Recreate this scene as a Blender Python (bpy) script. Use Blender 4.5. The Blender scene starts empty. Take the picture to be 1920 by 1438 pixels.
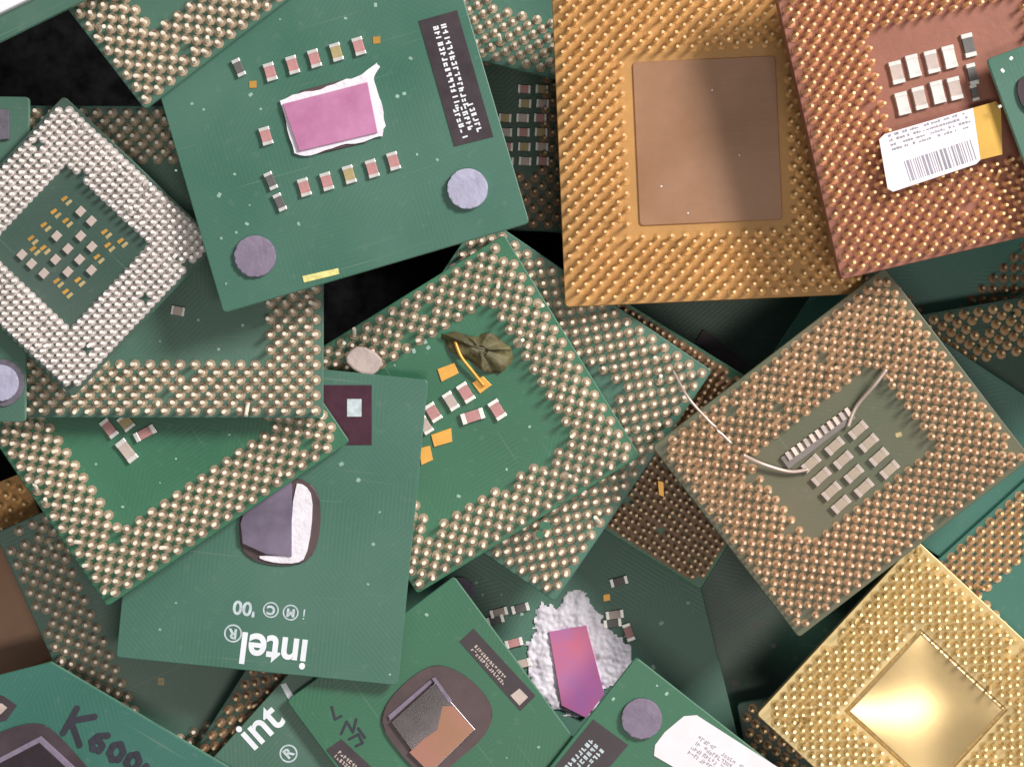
import bpy, bmesh, math, random
import numpy as np
from mathutils import Vector, Matrix, noise
random.seed(7)
S = bpy.context.scene
C = S.collection
# ------------------------------------------------------------------ camera, world, lamps, exposure
CAMH = 0.50; T = 0.1708
cam_d = bpy.data.cameras.new('camera'); cam = bpy.data.objects.new('camera', cam_d); C.objects.link(cam)
cam.location = (0, 0, CAMH); cam_d.sensor_width = 36; cam_d.lens = 36/(2*T)
cam_d.clip_start = 0.01; cam_d.clip_end = 20
S.camera = cam
W = bpy.data.worlds.new('World'); S.world = W; W.use_nodes = True
W.node_tree.nodes['Background'].inputs[0].default_value = (0.93, 0.97, 1.0, 1)
W.node_tree.nodes['Background'].inputs[1].default_value = 0.25
def area(name, loc, target, sx, sy, power, col):
    d = bpy.data.lights.new(name, 'AREA'); d.shape = 'RECTANGLE'; d.size = sx; d.size_y = sy
    d.energy = power; d.color = col
    o = bpy.data.objects.new(name, d); C.objects.link(o); o.location = loc
    o.rotation_euler = (Vector(target)-Vector(loc)).to_track_quat('-Z', 'Y').to_euler()
    return o
area('window_light', (0.68, 0.52, 0.80), (0, 0, 0.02), 0.30, 0.24, 17.2, (1.0, 0.955, 0.90))
area('plate_glare_lamp', (0.095, -0.16, 0.80), (0.062, -0.052, 0.03), 0.25, 0.075, 1.4, (1.0, 0.94, 0.84))  # added lamp, placed to mirror as the glare on the pale gold plate
S.view_settings.view_transform = 'Standard'; S.view_settings.look = 'None'
S.view_settings.exposure = 0; S.view_settings.gamma = 1
S.render.engine = 'CYCLES'

# ------------------------------------------------------------------ materials
def mat(name, col, rough=0.5, metal=0.0, var=0.12, scale=300, bump=0.0, bscale=900, spec=0.5, coat=0.0, col2=None, brush=0):
    m = bpy.data.materials.new(name); m.use_nodes = True
    nt = m.node_tree; n = nt.nodes; l = nt.links; b = n['Principled BSDF']
    tc = n.new('ShaderNodeTexCoord')
    nz = n.new('ShaderNodeTexNoise'); nz.inputs['Scale'].default_value = scale; nz.inputs['Detail'].default_value = 6
    nz.inputs['Roughness'].default_value = 0.62
    l.new(tc.outputs['Object'], nz.inputs['Vector'])
    rp = n.new('ShaderNodeValToRGB'); e = rp.color_ramp.elements
    c2 = col2 or tuple(min(1, c*(1+var)+var*0.02) for c in col)
    c1 = tuple(c*(1-var) for c in col)
    e[0].position = 0.34; e[1].position = 0.66
    e[0].color = (*c1, 1); e[1].color = (*c2, 1)
    l.new(nz.outputs['Fac'], rp.inputs['Fac']); l.new(rp.outputs['Color'], b.inputs['Base Color'])
    b.inputs['Metallic'].default_value = metal
    b.inputs['Specular IOR Level'].default_value = spec
    mr = n.new('ShaderNodeMapRange'); mr.inputs[3].default_value = rough*0.8; mr.inputs[4].default_value = min(1, rough*1.25)
    l.new(nz.outputs['Fac'], mr.inputs[0]); l.new(mr.outputs[0], b.inputs['Roughness'])
    if coat: b.inputs['Coat Weight'].default_value = coat; b.inputs['Coat Roughness'].default_value = 0.25
    if brush:
        mpn = n.new('ShaderNodeMapping'); mpn.inputs['Scale'].default_value = (1, 40, 1); mpn.inputs['Rotation'].default_value = (0, 0, .4)
        l.new(tc.outputs['Object'], mpn.inputs['Vector'])
        nb = n.new('ShaderNodeTexNoise'); nb.inputs['Scale'].default_value = 160; nb.inputs['Detail'].default_value = 8
        l.new(mpn.outputs[0], nb.inputs['Vector'])
        bb = n.new('ShaderNodeBump'); bb.inputs['Strength'].default_value = brush; bb.inputs['Distance'].default_value = 0.00005
        l.new(nb.outputs['Fac'], bb.inputs['Height']); l.new(bb.outputs['Normal'], b.inputs['Normal'])
    if bump:
        n2 = n.new('ShaderNodeTexNoise'); n2.inputs['Scale'].default_value = bscale; n2.inputs['Detail'].default_value = 4
        l.new(tc.outputs['Object'], n2.inputs['Vector'])
        bp = n.new('ShaderNodeBump'); bp.inputs['Strength'].default_value = bump; bp.inputs['Distance'].default_value = 0.0003
        l.new(n2.outputs['Fac'], bp.inputs['Height']); l.new(bp.outputs['Normal'], b.inputs['Normal'])
    return m
def pcb(name, col, rough=0.42, dust=0.16, spec=0.5):
    """solder mask: mottled, faint copper traces showing as relief, dust specks and smears"""
    m = bpy.data.materials.new(name); m.use_nodes = True
    nt = m.node_tree; n = nt.nodes; l = nt.links; b = n['Principled BSDF']
    tc = n.new('ShaderNodeTexCoord')
    def noise(sc, det=5, vec=None):
        q = n.new('ShaderNodeTexNoise'); q.inputs['Scale'].default_value = sc; q.inputs['Detail'].default_value = det
        l.new(vec or tc.outputs['Object'], q.inputs['Vector']); return q
    big = noise(45, 4); fine = noise(700, 6)
    r1 = n.new('ShaderNodeValToRGB'); e = r1.color_ramp.elements
    e[0].position = .3; e[1].position = .7
    e[0].color = (col[0]*0.72, col[1]*0.86, col[2]*0.80, 1); e[1].color = (col[0]*1.45, col[1]*1.12, col[2]*1.14, 1)
    l.new(big.outputs['Fac'], r1.inputs['Fac'])
    # traces: bands of parallel lines, direction per voronoi cell
    vo = n.new('ShaderNodeTexVoronoi'); vo.inputs['Scale'].default_value = 110; l.new(tc.outputs['Object'], vo.inputs['Vector'])
    mp = n.new('ShaderNodeVectorRotate'); mp.rotation_type = 'Z_AXIS'; l.new(tc.outputs['Object'], mp.inputs['Vector'])
    mu = n.new('ShaderNodeMath'); mu.operation = 'MULTIPLY'; mu.inputs[1].default_value = 4.0
    sp = n.new('ShaderNodeSeparateColor'); l.new(vo.outputs['Color'], sp.inputs[0]); l.new(sp.outputs[0], mu.inputs[0])
    fl = n.new('ShaderNodeMath'); fl.operation = 'FLOOR'; l.new(mu.outputs[0], fl.inputs[0])
    m4 = n.new('ShaderNodeMath'); m4.operation = 'MULTIPLY'; m4.inputs[1].default_value = math.pi/4; l.new(fl.outputs[0], m4.inputs[0])
    l.new(m4.outputs[0], mp.inputs['Angle'])
    wv = n.new('ShaderNodeTexWave'); wv.inputs['Scale'].default_value = 480; wv.inputs['Distortion'].default_value = 0
    l.new(mp.outputs[0], wv.inputs['Vector'])
    mx = n.new('ShaderNodeMix'); mx.data_type = 'RGBA'; mx.blend_type = 'MIX'
    tr = n.new('ShaderNodeValToRGB'); te = tr.color_ramp.elements; te[0].position = .62; te[1].position = .8
    te[0].color = (0, 0, 0, 1); te[1].color = (.09, .09, .09, 1)
    l.new(wv.outputs['Fac'], tr.inputs['Fac']); l.new(tr.outputs['Color'], mx.inputs[0])
    l.new(r1.outputs['Color'], mx.inputs[6]); mx.inputs[7].default_value = (col[0]*1.5, col[1]*1.3, col[2]*1.15, 1)
    # dust / smears
    dz = n.new('ShaderNodeValToRGB'); de = dz.color_ramp.elements; de[0].position = .60; de[1].position = .80
    de[0].color = (0, 0, 0, 1); de[1].color = (dust, dust, dust, 1)
    l.new(fine.outputs['Fac'], dz.inputs['Fac'])
    prev = dz.outputs['Color']
    for rot, sc in ((.5, 1.0), (2.1, .8)):          # hairline scratches in two directions
        sm = n.new('ShaderNodeMapping'); sm.inputs['Scale'].default_value = (14*sc, 900*sc, 1); sm.inputs['Rotation'].default_value = (0, 0, rot)
        l.new(tc.outputs['Object'], sm.inputs['Vector'])
        sn = n.new('ShaderNodeTexNoise'); sn.inputs['Scale'].default_value = 3; sn.inputs['Detail'].default_value = 2
        l.new(sm.outputs[0], sn.inputs['Vector'])
        sr = n.new('ShaderNodeValToRGB'); se = sr.color_ramp.elements; se[0].position = .70; se[1].position = .76
        se[0].color = (0, 0, 0, 1); se[1].color = (.3, .3, .3, 1); l.new(sn.outputs['Fac'], sr.inputs['Fac'])
        mm = n.new('ShaderNodeMath'); mm.operation = 'MAXIMUM'; l.new(prev, mm.inputs[0]); l.new(sr.outputs['Color'], mm.inputs[1]); prev = mm.outputs[0]
    mx2 = n.new('ShaderNodeMix'); mx2.data_type = 'RGBA'
    l.new(prev, mx2.inputs[0]); l.new(mx.outputs[2], mx2.inputs[6]); mx2.inputs[7].default_value = (.26, .29, .26, 1)
    l.new(mx2.outputs[2], b.inputs['Base Color'])
    b.inputs['Specular IOR Level'].default_value = spec
    mr = n.new('ShaderNodeMapRange'); mr.inputs[3].default_value = rough*0.75; mr.inputs[4].default_value = rough*1.4
    l.new(big.outputs['Fac'], mr.inputs[0]); l.new(mr.outputs[0], b.inputs['Roughness'])
    bp = n.new('ShaderNodeBump'); bp.inputs['Strength'].default_value = 0.06; bp.inputs['Distance'].default_value = 0.0001
    l.new(wv.outputs['Fac'], bp.inputs['Height']); l.new(bp.outputs['Normal'], b.inputs['Normal'])
    return m
M = {
 'green':  pcb('green_solder_mask', (.046, .146, .108)),
 'green2': pcb('greyer_green_solder_mask', (.052, .136, .102)),
 'green3': pcb('bright_green_solder_mask', (.024, .132, .072)),
 'green4': pcb('grey_green_solder_mask', (.042, .088, .072)),
 'teal':   pcb('teal_solder_mask', (.025, .135, .105)),
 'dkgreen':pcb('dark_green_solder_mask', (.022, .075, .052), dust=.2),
 'olive':  pcb('olive_solder_mask', (.088, .100, .058)),
 'edge':   mat('board_edge', (.16, .34, .25), .5, var=.2),
 'edge_o': mat('olive_board_edge', (.22, .22, .13), .5, var=.2),
 'gold_cer': mat('ochre_ceramic', (.47, .245, .075), .5, var=.10, scale=120, bump=.2),
 'brick':  mat('brick_red_ceramic', (.26, .090, .055), .45, var=.10, scale=120, bump=.15),
 'pale_cer': mat('pale_gold_ceramic', (.48, .36, .17), .38, metal=.35, var=.12, scale=120),
 'plate_br': mat('brown_metal_plate', (.33, .165, .085), .42, metal=.12, var=.14, scale=60, col2=(.37, .20, .12), brush=.25),
 'plate_gd': mat('satin_gold_plate', (.54, .39, .19), .23, metal=.6, var=.06, scale=60, brush=.12),
 'tin':    mat('tinned_pin', (.86, .76, .64), .45, metal=.12, var=.16, scale=160),
 'silver': mat('bright_tin_pin', (.90, .85, .83), .42, metal=.10, var=.10, scale=160),
 'goldpin':mat('gold_pin', (.88, .62, .33), .38, metal=.35, var=.10, scale=160),
 'copperpin': mat('copper_gold_pin', (.76, .52, .36), .45, metal=.12, var=.22, scale=110),
 'palepin':mat('pale_gold_pin', (.86, .68, .38), .32, metal=.6, var=.10, scale=160),
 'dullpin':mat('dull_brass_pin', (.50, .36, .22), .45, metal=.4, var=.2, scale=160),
 'pad_tin':mat('tin_solder_collar', (.31, .235, .16), .55, var=.2, scale=200),
 'pad_sil':mat('grey_solder_collar', (.44, .39, .37), .55, var=.2, scale=200),
 'pad_gold':mat('gold_braze_collar', (.50, .26, .08), .45, metal=.3, var=.15),
 'pad_red':mat('red_gold_braze_collar', (.38, .15, .075), .45, metal=.3, var=.15),
 'pad_cop':mat('copper_braze_collar', (.38, .24, .13), .5, metal=.2, var=.2),
 'pad_pale':mat('pale_gold_braze_collar', (.50, .34, .13), .45, metal=.4, var=.15),
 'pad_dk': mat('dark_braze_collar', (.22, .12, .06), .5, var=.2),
 'cap':    mat('ceramic_capacitor', (.50, .24, .24), .5, var=.2, scale=500),
 'capdk':  mat('dark_capacitor', (.12, .11, .11), .5, var=.2, scale=500),
 'captan': mat('tan_capacitor', (.42, .33, .16), .5, var=.2, scale=500),
 'captan2': mat('beige_capacitor', (.40, .32, .25), .5, var=.15, scale=500),
 'capgrey':mat('grey_pink_capacitor', (.52, .42, .38), .5, var=.15, scale=500),
 'term':   mat('tin_terminal', (.74, .72, .70), .35, metal=.4, var=.1),
 'goldpad':mat('gold_contact', (.66, .34, .07), .4, metal=.5, var=.15),
 'ygold':  mat('worn_yellow_contact', (.85, .72, .28), .4, metal=.3, var=.3, scale=600),
 'pink':   mat('pink_silicon', (.50, .18, .35), .32, var=.10, scale=180, col2=(.56, .24, .42)),
 'pink2':  mat('rose_silicon', (.60, .13, .24), .3, var=.1, scale=90, col2=(.36, .13, .36)),
 'violet': mat('violet_silicon', (.20, .16, .24), .22, metal=.4, var=.25, scale=140, coat=.4),
 'white':  mat('chalky_white', (.78, .74, .82), .7, var=.10, scale=500, bump=.5, bscale=1500),
 'paste':  mat('thermal_paste', (.68, .65, .73), .6, var=.14, scale=420, bump=.35, bscale=1400),
 'epoxy':  mat('dark_epoxy', (.060, .042, .052), .35, var=.2, scale=200, spec=.22),
 'epoxy2': mat('brown_epoxy', (.085, .055, .060), .35, var=.2, scale=200, spec=.22),
 'dkdie':  mat('black_silicon', (.035, .022, .03), .12, metal=.3, var=.2, coat=.5),
 'copper': mat('reflection_tinted_silicon', (.29, .125, .055), .3, metal=.2, var=.25, scale=90, col2=(.30, .12, .09)),  # warm reflection on the dark die, put into the colour
 'lav':    mat('lavender_foam', (.38, .37, .50), .8, var=.10, scale=400, bump=.6),
 'mauve':  mat('mauve_foam', (.21, .17, .24), .8, var=.12, scale=400, bump=.6),
 'mauve2': mat('dusty_mauve_foam', (.13, .115, .15), .8, var=.15, scale=400, bump=.6),
 'sticker':mat('black_sticker', (.055, .042, .05), .4, var=.15, spec=.22),
 'sticker_m':mat('maroon_black_sticker', (.06, .018, .035), .4, var=.2, spec=.22),
 'paper':  mat('white_paper', (.80, .75, .80), .7, var=.04),
 'yellow': mat('yellow_paper', (.62, .36, .07), .7, var=.15, scale=90),
 'ink':    mat('grey_ink', (.30, .28, .34), .7, var=.2),
 'inkdk':  mat('dark_ink', (.02, .02, .035), .5, var=.2),
 'print':  mat('white_print', (.78, .80, .86), .6, var=.06),
 'printg': mat('worn_white_print', (.50, .58, .62), .6, var=.2, scale=900),
 'speck':  mat('pale_green_mark', (.28, .42, .36), .5, var=.2),
 'ihs':    mat('nickel_lid_reflection', (.88, .87, .92), .5, metal=.1, var=.03),  # white base colour stands in for the lid's bright reflection
 'floor':  mat('gap_shade_black', (.005, .005, .006), 1, var=.3, spec=0.0),  # near black so the gaps between chips read as deep shade
 'scrap':  mat('dry_brown_leaf', (.11, .095, .04), .6, var=.45, scale=220, bump=1),
 'amber':  mat('amber_wire', (.75, .36, .06), .35, metal=.3, var=.15),
 'wire':   mat('pinkish_wire', (.62, .50, .44), .35, metal=.4, var=.1),
 'comb':   mat('grey_comb', (.20, .17, .16), .5, var=.15),
 'pinkpad':mat('pink_grey_rubber', (.48, .38, .36), .6, var=.12, bump=.5),
}

# ------------------------------------------------------------------ pixel <-> place helpers (1920x1438 photo)
def ray(px, py):
    return Vector(((px-960)/960*T, -(py-719)/960*T, -1.0))
def at(px, py, z):
    r = ray(px, py); return Vector((0, 0, CAMH)) + r*(CAMH-z)
def px_of(p):
    d = CAMH-p[2]; return (p[0]/d/T*960+960, 719-p[1]/d/T*960)

# ------------------------------------------------------------------ the chips: four photo corners (clockwise), pose
PL = 0.0026   # pin length
BT = 0.0012   # board thickness
class Chip: pass
chips = []; byname = {}
def chip(key, quad, up, ring=105, hole=None, style='tin', board='green', tilt=(0, 0), full=False, cut=0, label='', thick=BT, rim=14, edge='edge', toph=0.0006):
    c = Chip(); c.key = key; c.quad = quad; c.up = up; c.ring = ring; c.style = style; c.board = board
    c.tilt = tilt; c.full = full; c.cut = cut; c.label = label; c.t = thick; c.rim = rim; c.edge = edge; c.toph = toph
    c.pinfilter = hole
    chips.append(c); byname[key] = c
# --- bottom to top
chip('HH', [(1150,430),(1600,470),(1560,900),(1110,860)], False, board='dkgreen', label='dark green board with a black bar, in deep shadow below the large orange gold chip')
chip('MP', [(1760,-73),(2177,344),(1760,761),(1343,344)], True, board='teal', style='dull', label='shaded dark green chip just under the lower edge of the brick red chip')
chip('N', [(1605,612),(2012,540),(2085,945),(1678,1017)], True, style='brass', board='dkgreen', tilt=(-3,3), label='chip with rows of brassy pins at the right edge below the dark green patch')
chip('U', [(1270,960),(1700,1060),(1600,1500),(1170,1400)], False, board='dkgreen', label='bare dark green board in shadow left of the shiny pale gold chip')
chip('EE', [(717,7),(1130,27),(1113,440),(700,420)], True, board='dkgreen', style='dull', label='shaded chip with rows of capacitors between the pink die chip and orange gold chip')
chip('Q', [(1556,500),(2048,826),(1860,1110),(1368,784)], False, board='teal', label='plain teal board whose strips stick out from beneath the copper pinned chip')
chip('T', [(1690,1108),(2127,713),(2522,1150),(2085,1545)], True, style='brass', board='teal', label='brassy pinned chip at the right edge, between the copper pinned and shiny pale gold chips')
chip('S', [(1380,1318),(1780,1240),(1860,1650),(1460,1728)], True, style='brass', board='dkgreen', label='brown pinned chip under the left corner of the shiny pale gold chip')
chip('V', [(687,1020),(1260,880),(1402,1455),(829,1595)], False, board='green', tilt=(-4.0,3.5), toph=.0018, label='green chip with white thermal paste smeared around its rose coloured die')
chip('W', [(880,840),(1087,517),(1519,777),(1312,1100)], True, ring=165, full=True, style='dull', board='green3', label='chip with fine brown pins and a teal edge, lying above the paste smeared chip')
chip('I', [(907,421),(1352,692),(1037,1108),(592,837)], True, ring=118, board='green', tilt=(0.8,-1.2), label='grey pinned chip half hidden under the chip with the dry leaf, beside the copper one')
chip('CC', [(-355,1048),(45,885),(180,1215),(-220,1378)], True, ring=110, board='gold_cer', style='gold', label='ochre ceramic chip with a plain brown plate at the left edge near the bottom', edge='gold_cer')
chip('AA', [(-5,1000),(530,755),(775,1290),(240,1535)], True, ring=108, board='green2', tilt=(-3,8), label='greyish pinned chip at lower left, right above the chip with black handwriting')
chip('FF', [(943,-475),(1508,-335),(1370,233),(805,90)], True, board='green', label='pin chip at the top edge just left of the large orange gold chip')
chip('G', [(945,440),(1200,855),(782,1113),(527,698)], True, ring=98, board='green3', tilt=(.8,1.0), style='tinwarm', label='pinned chip in the centre with pink and orange components and a dry leaf')
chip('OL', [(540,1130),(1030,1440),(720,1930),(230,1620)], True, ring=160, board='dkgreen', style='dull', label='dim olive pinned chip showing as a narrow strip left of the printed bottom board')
chip('Z', [(660,1130),(1060,1490),(700,1890),(300,1530)], False, board='green2', label='greyish green board at the bottom with white print running up to the right')
chip('BB', [(-20,1170),(490,1472),(188,1982),(-322,1680)], False, board='teal', cut=136, toph=.0012, label='teal green chip in the bottom left corner with black handwriting and a black die')
chip('X', [(850,1090),(1094,1394),(772,1614),(528,1310)], False, board='green3', tilt=(0,0), toph=.0014, label='green chip at the bottom centre with a brown die and slanted black sticker')
chip('Y', [(1192,1230),(1656,1594),(1292,2058),(828,1694)], False, board='green3', label='green chip at the bottom edge with a white paper label and a grey round pad')
chip('F', [(265,648),(790,722),(757,1295),(232,1221)], False, board='green', tilt=(.6,-.8), toph=.0014, label='green chip with the upside down white intel print and a violet die')
chip('E', [(350,375),(655,828),(203,1137),(-102,685)], True, ring=100, board='green3', tilt=(-.8,.6), label='pinned chip with four pale capacitors at left, just below the square topped pinned chip')
chip('C', [(14,198),(606,203),(608,786),(18,780)], True, ring=105, board='green2', tilt=(.5,.4), label='squarely lying pinned chip under the bottom left corner of the pink die chip')
chip('D', [(-537,165),(44,195),(62,800),(-528,775)], False, board='green2', tilt=(0,0), label='green chip cut off by the left edge with a round grey pad')
chip('B', [(122,176),(406,455),(138,750),(-146,471)], True, ring=92, style='silver', board='green4', tilt=(.5,-1), full=True, rim=13, label='silver pinned chip standing on its corner at the left with a small green component field')
chip('A', [(256,21),(828,-151),(990,418),(420,590)], False, board='green', tilt=(-.6,-.6), toph=.0012, label='green chip at the top with large pink die, two round pads, black sticker')
chip('L1', [(-85,-260),(375,-615),(735,-150),(272,208)], True, ring=104, board='green2', style='tinwarm', tilt=(.6,.6), label='pinned chip hanging in from the top edge, its tip overlapping the pink die chip')
chip('L0', [(-490,-335),(40,-594),(300,-66),(-230,195)], False, board='green2', toph=.0025, label='green chip with a bright nickel lid in the top left corner')
chip('J', [(1034,-18),(1594,-44),(1612,549),(1060,579)], True, ring=136, board='gold_cer', style='gold', tilt=(0,-.5), edge='gold_cer', thick=.002, label='large orange gold ceramic chip with a flat brown plate')
chip('P', [(1668,503),(1920,858),(1508,1195),(1210,836)], True, ring=128, board='olive', style='copper', tilt=(.5,.5), edge='edge_o', label='copper pinned chip at right with an olive centre, a comb and rows of pale capacitors')
chip('K', [(1446,-50),(2012,-185),(2152,386),(1562,532)], True, ring=150, board='brick', style='red', tilt=(.5,4.5), edge='brick', thick=.002, label='brick red ceramic chip at the top right with a white and yellow paper label')
chip('L', [(1848,113),(2400,-88),(2601,464),(2049,665)], False, board='green', label='green chip corner poking in at the right edge over the brick red chip')
chip('R', [(1716,1036),(2073,1319),(1750,1622),(1393,1336)], True, ring=108, board='pale_cer', style='pale', tilt=(.5,1.0), edge='pale_cer', thick=.002, full=False, label='shiny pale gold chip at the bottom right with a glaring satin plate')
NOPINS = ('Z', 'X', 'F', 'Y', 'D', 'A', 'BB', 'V', 'U', 'Q', 'HH')      # bare underside
MINZ = {'V': .0165, 'HH': .006, 'CC': .017, 'AA': .0215, 'N': .017, 'S': .012, 'FF': .016, 'EE': .010, 'U': .004}
PITCH = {'P': 11.6, 'R': 11.2, 'K': 12.6, 'T': 12.0, 'W': 13.5, 'J': 13.4}

def frame_of(c, z):
    q = [at(x, y, z) for x, y in c.quad]
    ctr = sum(q, Vector())/4
    ex = ((q[1]-q[0])+(q[2]-q[3]))/2; ey = ((q[0]-q[3])+(q[1]-q[2]))/2
    c.w = ex.length; c.h = ey.length
    a1 = math.atan2(ex.y, ex.x); a2 = math.atan2(-ey.x, ey.y)
    da = (a2-a1+math.pi) % (2*math.pi) - math.pi
    c.yaw = a1+da/2
    c.R = Matrix.Rotation(math.radians(c.tilt[0]), 3, 'X') @ Matrix.Rotation(math.radians(c.tilt[1]), 3, 'Y') @ Matrix.Rotation(c.yaw, 3, 'Z')
    c.s = ex.length/math.hypot(*(np.array(c.quad[1])-np.array(c.quad[0])))   # metres per pixel on it
    c.pos = Vector((ctr.x, ctr.y, z))
def local_xy(c, X, Y):
    """vertical projection of world xy on the board's mid plane -> local coords and plane z"""
    nrm = c.R @ Vector((0, 0, 1))
    Z = c.pos.z - (nrm.x*(X-c.pos.x)+nrm.y*(Y-c.pos.y))/nrm.z
    ex = c.R @ Vector((1, 0, 0)); ey = c.R @ Vector((0, 1, 0))
    dx, dy, dz = X-c.pos.x, Y-c.pos.y, Z-c.pos.z
    return dx*ex.x+dy*ex.y+dz*ex.z, dx*ey.x+dy*ey.y+dz*ey.z, Z
g = np.linspace(-.5, .5, 45)
for i, c in enumerate(chips):
    frame_of(c, 0.004)
    z = 0.0035
    for it in range(4):
        frame_of(c, z)
        GX, GY = np.meshgrid(g*c.w, g*c.h)
        ex = c.R @ Vector((1, 0, 0)); ey = c.R @ Vector((0, 1, 0))
        X = c.pos.x+GX*ex.x+GY*ey.x; Y = c.pos.y+GX*ex.y+GY*ey.y; Zr = GX*ex.z+GY*ey.z
        bottom = 0 if (c.up or c.key in NOPINS) else -0.0016
        need = max(MINZ.get(c.key, 0), float(np.max(0.0005 - (Zr+bottom))))
        for d in chips[:i]:
            lx, ly, Zt = local_xy(d, X, Y)
            ins = (np.abs(lx) < d.w/2) & (np.abs(ly) < d.h/2)
            if not ins.any(): continue
            ed = np.minimum(d.w/2-np.abs(lx), d.h/2-np.abs(ly))
            if d.up: th = np.where(ed < d.ring*d.s, PL, .0008)
            else: th = np.where((np.hypot(lx, ly) < .011), d.toph, .0004)
            zz = Zt + d.t + th + .00015 - (Zr+bottom)
            need = max(need, float(np.max(zz[ins])))
        z = need
    if c.key == 'K': z += .0042
    frame_of(c, z)
def inpoly(p, q):
    s = 0
    for k in range(len(q)):
        a, b = q[k], q[(k+1) % len(q)]
        cr = (b[0]-a[0])*(p[1]-a[1])-(b[1]-a[1])*(p[0]-a[0])
        if cr < 0: return False
    return True
for c in chips: print('Z', c.key, round(c.pos.z*1000, 1), round(c.w*1000, 1), round(c.h*1000, 1))

# ------------------------------------------------------------------ mesh helpers
def link(name, me, parent=None, loc=(0, 0, 0), rot=None):
    o = bpy.data.objects.new(name, me); C.objects.link(o)
    if parent: o.parent = parent
    o.location = loc
    if rot: o.rotation_euler = rot
    return o
def mesh(name, bm, *ms, smooth=False):
    me = bpy.data.meshes.new(name); bm.normal_update(); bm.to_mesh(me); bm.free()
    for m in ms: me.materials.append(M[m])
    if smooth:
        for p in me.polygons: p.use_smooth = True
    return me
def prism(bm, pts, z0, z1, mi=0, side=None, bev=0):
    """pts: 2D polygon (any winding)"""
    ar = sum(pts[i][0]*pts[(i+1) % len(pts)][1]-pts[(i+1) % len(pts)][0]*pts[i][1] for i in range(len(pts)))
    if ar < 0: pts = pts[::-1]
    lo = [bm.verts.new((x, y, z0)) for x, y in pts]; hi = [bm.verts.new((x, y, z1)) for x, y in pts]
    n = len(pts); fs = []
    f = bm.faces.new(hi); f.material_index = mi; fs.append(f)
    f = bm.faces.new(lo[::-1]); f.material_index = mi; fs.append(f)
    for k in range(n):
        f = bm.faces.new((lo[k], lo[(k+1) % n], hi[(k+1) % n], hi[k])); f.material_index = mi if side is None else side; fs.append(f)
    if bev:
        ed = [e for e in fs[0].edges]
        bmesh.ops.bevel(bm, geom=ed, offset=bev, segments=2, affect='EDGES', profile=.5)
    return fs
def rrect(w, h, r, n=4, cx=0, cy=0, rot=0):
    out = []
    for sx, sy, a0 in ((1, 1, 0), (-1, 1, 90), (-1, -1, 180), (1, -1, 270)):
        for k in range(n+1):
            a = math.radians(a0+90*k/n)
            out.append((sx*(w/2-r)+r*math.cos(a), sy*(h/2-r)+r*math.sin(a)))
    cs, sn = math.cos(rot), math.sin(rot)
    return [(cx+x*cs-y*sn, cy+x*sn+y*cs) for x, y in out]
def circ(r, n=32, cx=0, cy=0, jit=0):
    return [(cx+r*(1+random.uniform(-jit, jit))*math.cos(2*math.pi*k/n), cy+r*(1+random.uniform(-jit, jit))*math.sin(2*math.pi*k/n)) for k in range(n)]
def loc(c, px, py, off=0.0):
    """photo pixel -> local xy on the top face of chip c"""
    nrm = c.R @ Vector((0, 0, 1)); o = c.pos + nrm*(c.t+off); d = ray(px, py); s = Vector((0, 0, CAMH))
    t = (o-s).dot(nrm)/d.dot(nrm); p = c.R.inverted() @ (s+d*t-c.pos)
    return (p.x, p.y)
def smoothpoly(pts, it=2):
    for _ in range(it):
        o = []
        for k in range(len(pts)):
            a, b = pts[k], pts[(k+1) % len(pts)]
            o += [(a[0]*.75+b[0]*.25, a[1]*.75+b[1]*.25), (a[0]*.25+b[0]*.75, a[1]*.25+b[1]*.75)]
        pts = o
    return pts
def part(c, name, pxs, z0, z1, m, bev=0, sm=0, parent=None, off=0, frame=None, extra=None):
    """a part from an outline seen in the photo, given its real thickness on the chip"""
    pts = [loc(c, x, y, off) for x, y in pxs]
    if sm: pts = smoothpoly(pts, sm)
    bm = bmesh.new(); prism(bm, pts, c.t+z0, c.t+z1, bev=bev)
    return link(name, mesh(name, bm, m), parent or c.o)

# one pin of each style: collar + shaft + rounded tip
BIG = {'tin': .00031, 'tinwarm': .00031, 'silver': .00028}
LEN = {'silver': .0016}
def pin_geo(bm, x, y, z, s=1.0, lean=(0, 0), up=1, collar=.00042, r=.00030, L=PL, n=8, mi=(0, 1)):
    prof = [(collar, 0.0), (collar*.96, .00006), (r*1.2, .00010), (r, .0003), (r, L-.00004), (r*.9, L)]
    rings = []
    for (rr, zz) in prof:
        rings.append([bm.verts.new((x+lean[0]*zz+rr*math.cos(2*math.pi*k/n), y+lean[1]*zz+rr*math.sin(2*math.pi*k/n), z+up*zz)) for k in range(n)])
    for a in range(len(rings)-1):
        for k in range(n):
            v = (rings[a][k], rings[a][(k+1) % n], rings[a+1][(k+1) % n], rings[a+1][k])
            f = bm.faces.new(v if up > 0 else v[::-1]); f.material_index = mi[0] if a < 2 else mi[1]; f.smooth = a in (2, 3)
    f = bm.faces.new(rings[-1] if up > 0 else rings[-1][::-1]); f.material_index = mi[1]
STY = {'tin': ('pad_tin', 'tin'), 'tinwarm': ('pad_tin', 'tin'), 'silver': ('pad_sil', 'silver'), 'gold': ('pad_gold', 'goldpin'),
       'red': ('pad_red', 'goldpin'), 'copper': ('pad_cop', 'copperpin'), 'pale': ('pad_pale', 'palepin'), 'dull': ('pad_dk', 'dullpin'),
       'dull2': ('pad_dk', 'copperpin'), 'brass': ('pad_cop', 'goldpin')}
pinmesh = {}
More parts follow.
